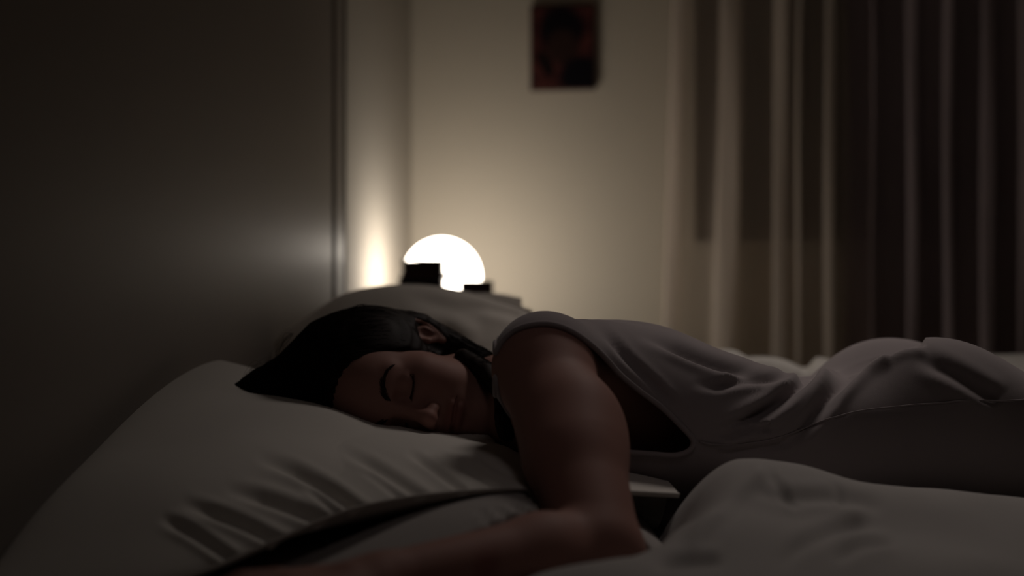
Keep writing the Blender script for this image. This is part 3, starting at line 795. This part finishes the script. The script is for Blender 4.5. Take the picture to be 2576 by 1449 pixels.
Q = bearing(SV); b, _, _ = polydist(Q, hole); ins = inpoly(Q, hole)
g1_ = np.where(ins, -b, b)*.0005; g1_ = np.where(SV[:, 1] < 1.53, g1_, .05)
g2_ = SV[:, 0]-(-.0185+.045*np.clip((-.125-SV[:, 2])/.05, 0, 1))
g3_ = .655+.008*np.sin(SV[:, 1]*30)-SV[:, 0]
g4_ = -(ell(SV.astype(np.float32), (-.02, 1.555, -.10), (.055, .085, .12)))*-1
CV, CT = clip(SV, SQ, np.minimum(np.minimum(g1_, g2_), np.minimum(g3_, g4_)))
top = obj('tank_top', CV, CT, M['jersey'], person)
sf = top.modifiers.new('cloth', 'SOLIDIFY'); sf.thickness = .0016; sf.offset = -1
for L in loops(CT):
    P_ = smooth_loop(CV[L], 10); ctr = P_.mean(0)
    if ctr[0] > .5: nm = 'bottom_hem'
    elif ctr[1] < 1.48 and ctr[0] > .04: nm = 'armhole_binding'
    else: nm = 'neckline_binding'
    obj(nm, *tube(P_[::2], .0034 if nm != 'bottom_hem' else .002, 8, True), M['jersey'], top)
seam = catmull([at(1755, 1112, 1.37), at(1850, 1120, 1.37), at(1960, 1100, 1.37), at(2060, 1062, 1.38), at(2130, 1040, 1.39), at(2255, 1022, 1.40), at(2420, 1010, 1.42), at(2570, 1006, 1.44), at(2640, 1004, 1.44)], 80)
sm = seam.copy(); nv_ = CV[CV[:, 1] < 1.5]; seam = np.array([nv_[np.argmin(((nv_/nv_[:, 1:2]-p/p[1])**2).sum(1))] for p in sm])
for _ in range(6): seam[1:-1] = (seam[:-2]+2*seam[1:-1]+seam[2:])/4
seam[:, 1] -= .0012
obj('side_seam', *tube(seam, .0011, 6), M['jersey'], top)

def trou_f(P):
    P = np.asarray(P, np.float32); return smin(torso(P), legs(P), .05)-.006-.006*np.clip((P[:, 0]-.655)/.03, 0, 1)
TV, TQ = nets(trou_f, axis(.54, 1.5, [(1.5, .008)]), axis(1.28, 1.86, [(1.86, .008)]), axis(-.36, .02, [(.02, .008)]))
TN = vnormals(TV, TQ); TV += TN*waves(TV, 8, 24, .002)[:, None]; TV[:, 2] = np.maximum(TV[:, 2], MZ+.004)
TV2, TT = clip(TV, TQ, np.minimum(TV[:, 0]-.60, 1.36-TV[:, 0]))
tr = obj('trousers', TV2, TT, M['trouser'], person); s_ = tr.modifiers.new('cloth', 'SOLIDIFY'); s_.thickness = .0015; s_.offset = -1

# ------------------------------------------------------------------ pillows, sheet and duvets
def sink(V, f, lo, iters=14, gap=.002):
    V = V.copy(); idx = np.arange(len(V))
    for _ in range(iters):
        d = f(V[idx].astype(np.float32)); k = d < gap
        if not k.any(): break
        idx = idx[k]; V[idx, 2] -= (gap-d[k])+.0005
    V[:, 2] = np.maximum(V[:, 2], lo); return V
def person_f(P): return np.minimum(np.minimum(body(P), hair(P)), np.where((P[:, 0] > -.02) & (P[:, 1] > 1.2), shirt_f(P)-.003, 9))
def pillow(name, label, corners, seam, topc, mt, foldlist=(), group=None, n=(150, 130), base=MZ+.004, rnd=.5, seed=1, sinkf=None, bulge=.02, wav=.003, bottom=None, gap=.002, under=None, sharp=None, left=1.0):
    """corners near-left, near-right, far-right, far-left (x,y); seam: tps points of the seam height; topc: tps points of the crown"""
    A, B, C, D = (np.array(c, float) for c in corners); nu, nv = n
    s = np.linspace(0, 1, nu); t = np.linspace(0, 1, nv); s = .5-.5*np.cos(np.pi*s); t = .5-.5*np.cos(np.pi*t)
    S_, T_ = np.meshgrid(s, t, indexing='ij'); S_, T_ = S_.ravel(), T_.ravel()
    XY = ((1-S_)*(1-T_))[:, None]*A+(S_*(1-T_))[:, None]*B+(S_*T_)[:, None]*C+((1-S_)*T_)[:, None]*D
    ctr = (A+B+C+D)/4
    mid = lambda a: 4*a*(1-a)
    # sides bow outwards between the pointed corners
    XY += (bulge*mid(S_)*(2*T_-1))[:, None]*((D+C-A-B)/np.linalg.norm(D+C-A-B)) + (bulge*mid(T_)*(2*S_-1)*np.where(S_ < .5, left, 1))[:, None]*((B+C-A-D)/np.linalg.norm(B+C-A-D))
    fs, ft = tps(seam), tps(topc)
    e = (1-np.abs(2*S_-1)**2.6)*(1-np.abs(2*T_-1)**2.6); e = np.clip(e, 0, 1)**rnd
    zs_ = fs(XY); zt = ft(XY)
    top = np.c_[XY, zs_+(np.maximum(zt-zs_, .01))*e]
    zb = base if bottom is None else tps(bottom)(XY)
    bot = np.c_[XY, np.maximum(zs_-(zs_-zb)*np.clip(e*1.25, 0, 1), zb)]
    F = grid_faces(nu, nv)
    N = vnormals(top, np.array(F)); 
    if N[:, 2].mean() < 0: N = -N; F = [f[::-1] for f in F]
    m = np.clip(e*(3 if sharp is None else sharp), 0, 1)
    top = folds(top, N, foldlist, m) if foldlist else top
    top += N*(waves(top, seed, 16, wav)*m)[:, None]
    if sinkf is not None:
        top = sink(top, sinkf, base+(.002 if under is not None else .008), gap=gap); bot[:, 2] = np.maximum(np.minimum(bot[:, 2], top[:, 2]-.004), base)
    if under is not None:
        ub = np.clip(tps(under)(XY), MZ+.012, None)-.006; Qp = np.array([(-.47, 1.02), (.178, 1.27), (.13, 1.80), (-.415, 1.70)]); c0 = Qp.mean(0)
        k = inpoly(XY, c0+(Qp-c0)*.965); top[k, 2] = np.minimum(top[k, 2], np.maximum(ub[k], bot[k, 2]+.003)); bot[:, 2] = np.minimum(bot[:, 2], top[:, 2]-.002)
    edge = (S_ < 1e-6) | (S_ > 1-1e-6) | (T_ < 1e-6) | (T_ > 1-1e-6)
    V = np.r_[top, bot]; n0 = nu*nv; mp = np.arange(2*n0); ei = np.where(edge)[0]; mp[ei+n0] = ei
    FF = [tuple(f) for f in F]+[tuple(mp[i+n0] for i in f[::-1]) for f in F]
    used = np.unique(np.array(FF)); rm = -np.ones(2*n0, int); rm[used] = np.arange(len(used)); V = V[used]; FF = [tuple(rm[list(f)]) for f in FF]
    root = tag(empty(name, (ctr[0], ctr[1], base)), label, 'pillow', group)
    obj('pillowcase', V, FF, mt, root)
    idx = [i*nv for i in range(nu)]+[(nu-1)*nv+j for j in range(1, nv)]+[i*nv+nv-1 for i in range(nu-2, -1, -1)]+[j for j in range(nv-2, 0, -1)]
    obj('seam_piping', *tube(top[[i*nv for i in range(nu)]], .0016, 6), mt, root)
    return root
def xyz(*a): return [tuple(at(*q)) for q in a]

# front pillow under her head
A, B, C, D = (-.47, 1.02), (.178, 1.27), (.13, 1.80), (-.415, 1.70)
seam1 = [(-.47, 1.02, -.278), (-.283, 1.075, -.259), (-.152, 1.125, -.210), (.021, 1.20, -.2015), (.178, 1.27, -.2195), (.13, 1.86, -.22), (-.2, 1.84, -.20), (-.415, 1.70, -.103), (-.47, 1.35, -.192), (0.16, 1.6, -.225)]
top1 = xyz((1100, 1095, 1.50), (1240, 1096, 1.50), (1000, 1088, 1.49), (840, 1040, 1.46), (700, 1010, 1.50), (590, 985, 1.54), (560, 905, 1.66), (455, 985, 1.50), (370, 1105, 1.32),
           (1100, 1190, 1.30), (900, 1200, 1.22), (700, 1235, 1.175), (460, 1200, 1.15), (430, 1330, 1.085), (570, 1310, 1.11), (1300, 1170, 1.32), (1300, 1110, 1.46), (1500, 1180, 1.32), (1640, 1196, 1.30), (900, 1130, 1.36), (600, 1100, 1.30), (380, 1200, 1.14)) + [(-.2, 1.75, -.15), (.05, 1.75, -.185)]
def diag(x0, y0, x1, y1, wd, dp): return ([(x0, y0), ((x0+x1)/2+4, (y0+y1)/2-6), (x1, y1)], wd, dp)
f1 = [([(640, 1150), (745, 1188), (845, 1244), (915, 1298)], 13, .0085, 1), ([(850, 1130), (930, 1168), (1000, 1210), (1078, 1262)], 11, .0055, 1), ([(1020, 1135), (1085, 1175), (1175, 1242)], 9, .0045, 1),
      ([(1090, 1130), (1180, 1188), (1265, 1236)], 7, .0022, 1), ([(560, 1230), (660, 1255), (760, 1290), (850, 1332)], 14, .0075, 1), ([(450, 1262), (540, 1292), (630, 1328), (720, 1376)], 13, .007, 1),
      ([(400, 1300), (490, 1345), (590, 1412)], 12, .006, 1), ([(900, 1180), (960, 1218), (1020, 1268)], 7, .002, 1), ([(1190, 1140), (1260, 1182), (1340, 1222)], 8, .002, 1), ([(1225, 1098), (1290, 1118), (1362, 1172)], 9, .006, 1),
      ([(760, 1225), (810, 1262), (865, 1315)], 7, .003, 1)]
bot1 = [(-.50, 1.0, -.292), (-.45, 1.35, -.292), (-.45, 1.7, -.292), (-.33, 1.10, -.268), (-.1, 1.16, -.236), (.05, 1.24, -.222), (.18, 1.29, -.235), (-.1, 1.5, -.245), (.1, 1.7, -.25), (-.3, 1.6, -.262), (.1, 1.5, -.24)]
pillow('front_pillow', 'large white pillow in front, under the sleeping woman\'s head, creased along its near edge', (A, B, C, D), seam1, top1, M['linen'], f1, seed=2, sinkf=person_f, wav=.0012, rnd=.55, n=(400, 300), bulge=.014, left=2.6, sharp=7, bottom=bot1)
# squashed pillow beneath it
pillow('lower_pillow', 'flat crumpled white pillow, darkened for shade, squeezed underneath the front pillow, behind the forearm', ((-.32, .99), (.16, 1.095), (.12, 1.66), (-.36, 1.60)),
       [(-.32, .99, -.288), (-.02, 1.045, -.284), (.16, 1.095, -.284), (.12, 1.72, -.28), (-.36, 1.60, -.28)],
       xyz((1000, 1300, 1.06), (1150, 1238, 1.10), (1250, 1215, 1.13), (1350, 1200, 1.15), (1480, 1200, 1.17))+[(.12, 1.27, -.225), (-.25, 1.09, -.268), (0, 1.5, -.22), (-.2, 1.5, -.23)], M['linen_shaded'],
       [diag(1280, 1270, 1340, 1320, 6, .006), diag(1240, 1280, 1290, 1330, 6, .005), diag(1200, 1280, 1230, 1330, 6, .004)], seed=5, sinkf=person_f, wav=.003, gap=.008, under=bot1)
# pillow corner flap showing right of the arm is part of the front pillow's case: see seam point near x=.19

# two plump pillows leaning behind
def lean_pillow(name, label, outline, Y0, Y1, zb, thick, mt, foldlist, seed, extra=0.0):
    """upright pillow: outline = top edge (px,py) list left to right; stands on zb, leans back from Y0 (bottom) to Y1 (top)"""
    nu, nv = 130, 90; up = catmull(outline, nu); V0 = []; V1 = []
    s = np.linspace(0, 1, nu); t = np.linspace(0, 1, nv)
    for i in range(nu):
        Yt = Y1; p = at(up[i, 0], up[i, 1], Yt); bt = np.array([p[0]*.94+.0, Y0, zb])
        for j in range(nv):
            e = (1-abs(2*s[i]-1)**2.4)*(1-abs(2*t[j]-1)**2.6); e = max(e, 0)**.5
            c = bt*(1-t[j])+p*t[j]
            nrm = np.array([0, -.93, .36]); V0.append(c+nrm*thick*e); V1.append(c-nrm*thick*e*.8)
    V0, V1 = np.array(V0), np.array(V1); F = grid_faces(nu, nv); N = vnormals(V0, np.array(F))
    if N[:, 1].mean() > 0: N = -N
    V0 = folds(V0, N, foldlist) if foldlist else V0; V0 += N*waves(V0, seed, 14, .004)[:, None]
    V0[:, 2] = np.maximum(V0[:, 2], zb); V1[:, 2] = np.maximum(V1[:, 2], zb)
    S_, T_ = np.meshgrid(s, t, indexing='ij'); ed = ((S_ == 0) | (S_ == 1) | (T_ == 0) | (T_ == 1)).ravel(); V0[ed] = (V0[ed]+V1[ed])/2
    n0 = nu*nv; mp = np.arange(2*n0); mp[np.where(ed)[0]+n0] = np.where(ed)[0]
    FF = [tuple(f) for f in F]+[tuple(mp[i+n0] for i in f[::-1]) for f in F]; V = np.r_[V0, V1]
    used = np.unique(np.array(FF)); rm = -np.ones(2*n0, int); rm[used] = np.arange(len(used))
    root = tag(empty(name, (V[:, 0].mean(), V[:, 1].mean(), zb)), label, 'pillow')
    obj('pillowcase', V[used], [tuple(rm[list(f)]) for f in FF], mt, root)
    idx = [i*nv+nv-1 for i in range(nu)]; obj('seam_piping', *tube(V0[idx], .0025, 6), mt, root)
    return root
lean_pillow('back_pillow', 'big cream pillow propped up behind the woman\'s head in front of the lamp', [(690, 868), (722, 833), (775, 797), (865, 744), (960, 723), (1060, 719), (1160, 732), (1250, 752), (1300, 765), (1342, 779)], 1.90, 2.04, MZ+.004, .05, M['linen_back'],
            [([(1085, 800), (1130, 850), (1160, 900)], 26, .006), ([(1010, 735), (1120, 765), (1230, 800)], 22, .004), ([(1150, 760), (1250, 770), (1320, 790)], 14, .004)], 3)
lean_pillow('rear_pillow', 'second cream pillow mostly hidden behind the big propped one, only its right corner showing', [(760, 850), (830, 802), (950, 752), (1080, 740), (1180, 741), (1250, 743), (1311, 755)], 2.08, 2.17, MZ+.004, .03, M['linen_back'], [], 6)

# fitted sheet over the mattress
na, nd = 160, 130
aa = np.linspace(BA0, BA1, na); dd = np.linspace(BD0, BD1, nd); V = []
for a in aa:
    for d in dd: V.append(RP(d, a, MZ))
V = np.array(V); V[:, 2] += waves(V[:, :2], 21, 22, .0016)
V = sink(V, body, MZ-.005, gap=.0005)
Lp = [i*nd for i in range(na)]+[(na-1)*nd+j for j in range(1, nd)]+[i*nd+nd-1 for i in range(na-2, -1, -1)]+[j for j in range(nd-2, 0, -1)]
skirt = []; ctr = V.mean(0); base_n = len(V); nl = len(Lp); rows = [V[Lp]]
for z, o in ((-.012, .008), (-.06, .010), (-.15, .009), (-.22, .004)):
    R_ = V[Lp].copy(); dv = R_[:, :2]-ctr[:2]; R_[:, :2] += dv/np.linalg.norm(dv, axis=1, keepdims=True)*o; R_[:, 2] = MZ+z; rows.append(R_)
F = grid_faces(na, nd); VV = [V]+rows[1:]; VV = np.concatenate(VV)
def ring(k): return Lp if k == 0 else [base_n+(k-1)*nl+i for i in range(nl)]
for k in range(4):
    a_, b_ = ring(k), ring(k+1)
    for i in range(nl): F.append((a_[i], a_[(i+1) % nl], b_[(i+1) % nl], b_[i]))
sh = obj('fitted_sheet', VV, F, M['sheet'], None); tag(sh, 'white fitted sheet stretched over the mattress of the bed', 'sheet')

# duvet in front of the person
k_ = lambda x: min(1, max(0, (x-.06)/.15))
def duvet(name, label, ctrl, x0, x1, ynear, yfar, mt, foldlist, seed, nx=220, ny=110, thick=.018, sk=True, wav=.004, keep=None):
    f = tps(ctrl); X = np.linspace(x0, x1, nx); V = []
    for x in X:
        ya, yb = ynear(x), yfar(x)
        for t in np.linspace(0, 1, ny): V.append((x, ya+(yb-ya)*t, 0))
    V = np.array(V, float); V[:, 2] = np.maximum(f(V[:, :2]), MZ+.010)
    if keep is not None: V[:, 2] = MZ+.010+(V[:, 2]-MZ-.010)*keep(V)
    F = grid_faces(nx, ny)
    N = vnormals(V, np.array(F)); 
    if N[:, 2].mean() < 0: N = -N; F = [q[::-1] for q in F]
    V = folds(V, N, foldlist) if foldlist else V
    V += N*waves(V, seed, 22, wav)[:, None] + N*waves(V, seed+1, 55, wav*.25)[:, None]
    cov = lambda P: np.minimum(body(P)-.001, np.where(P[:, 0] > .1, shirt_f(P)-.008, 9))
    if sk: V = sink(V, cov, MZ-.0)
    # rounded rim down to the underside
    n0 = len(V); S_, T_ = np.meshgrid(np.arange(nx), np.arange(ny), indexing='ij'); S_, T_ = S_.ravel(), T_.ravel()
    ed = np.minimum.reduce([S_, nx-1-S_, T_, ny-1-T_]); rim = np.sqrt(np.clip(1-(1-np.clip(ed/6, 0, 1))**2, 0, 1))
    U = V.copy(); U[:, 2] = np.maximum(V[:, 2]-thick*rim, MZ+.003); V[:, 2] = np.where(ed < 6, U[:, 2]+(V[:, 2]-U[:, 2])*np.maximum(rim, .05), V[:, 2])
    VV = np.r_[V, U]; FF = [tuple(q) for q in F]+[tuple(i+n0 for i in q[::-1]) for q in F]
    Lp = [i*ny for i in range(nx)]+[(nx-1)*ny+j for j in range(1, ny)]+[i*ny+ny-1 for i in range(nx-2, -1, -1)]+[j for j in range(ny-2, 0, -1)]
    for i in range(len(Lp)):
        a, b = Lp[i], Lp[(i+1) % len(Lp)]; FF.append((a, b, b+n0, a+n0))
    o = obj(name, VV, FF, mt); tag(o, label, 'duvet'); return o
dc = xyz((1350, 1446, 1.01), (1450, 1425, 1.01), (1550, 1413, 1.02), (1640, 1392, 1.05), (1690, 1330, 1.12), (1720, 1255, 1.21), (1760, 1202, 1.31), (1850, 1176, 1.30), (1915, 1168, 1.28),
         (2000, 1177, 1.28), (2080, 1205, 1.29), (2255, 1222, 1.30), (2500, 1235, 1.30), (1750, 1300, 1.15), (1900, 1290, 1.12), (2100, 1310, 1.12), (2300, 1330, 1.12), (1700, 1420, 1.02), (1900, 1430, .99), (2150, 1430, .99), (2400, 1440, 1.0)) + \
     [(-.05, .97, -.275), (-.12, .92, -.28), (0, .85, -.27), (.3, .8, -.26), (.6, .75, -.26), (1.0, .8, -.25), (1.5, .8, -.27), (1.0, 1.25, -.20), (1.5, 1.2, -.22), (.0, 1.12, -.30), (.06, 1.15, -.30), (.12, 1.2, -.30), (.04, 1.25, -.31), (.3, 1.37, -.25), (.6, 1.36, -.24), (.0, 1.06, -.275), (.1, 1.09, -.28)]
fd = [([(1740, 1400), (1760, 1350), (1830, 1280), (1890, 1220), (1922, 1185)], 18, -.004), ([(1915, 1178), (1960, 1240), (2010, 1290)], 10, .003), ([(2080, 1205), (2110, 1240), (2125, 1270)], 8, .003), ([(1960, 1440), (2020, 1380), (2120, 1330), (2200, 1300)], 18, .006),
      ([(1880, 1240), (1980, 1260), (2100, 1250), (2230, 1275)], 16, .004), ([(1640, 1440), (1720, 1425), (1820, 1420)], 14, .005), ([(2100, 1420), (2160, 1380), (2255, 1360)], 16, .006), ([(1655, 1255), (1645, 1310), (1652, 1370)], 10, .008)]
def keep1(V):
    xl = np.interp(V[:, 1], [1.03, 1.10, 1.2, 1.37], [-.30, .12, .155, .17]); t = np.clip((V[:, 0]-xl)/.085, 0, 1); return np.sqrt(t*(2-t))
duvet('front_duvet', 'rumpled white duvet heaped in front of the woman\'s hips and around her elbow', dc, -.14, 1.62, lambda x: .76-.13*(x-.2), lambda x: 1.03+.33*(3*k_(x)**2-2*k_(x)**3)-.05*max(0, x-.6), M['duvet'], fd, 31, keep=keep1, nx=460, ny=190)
dc2 = xyz((1700, 941, 2.10), (1780, 921, 2.15), (1840, 908, 2.18), (1930, 910, 2.2), (2010, 918, 2.1), (2080, 901, 2.2), (2200, 898, 2.2), (2500, 896, 2.2), (1900, 951, 2.0), (2100, 946, 2.0)) + \
      [(.3, 1.95, -.27), (.6, 1.95, -.24), (1.0, 1.95, -.2), (.26, 2.12, -.24), (.22, 2.3, -.28), (.6, 2.26, -.15), (1.2, 2.15, -.15), (1.5, 2.0, -.2)]
fd2 = [([(1850, 900), (1890, 884), (1960, 884), (2020, 905), (2040, 925)], 16, .014), ([(2060, 880), (2120, 900), (2150, 930)], 16, .01)]
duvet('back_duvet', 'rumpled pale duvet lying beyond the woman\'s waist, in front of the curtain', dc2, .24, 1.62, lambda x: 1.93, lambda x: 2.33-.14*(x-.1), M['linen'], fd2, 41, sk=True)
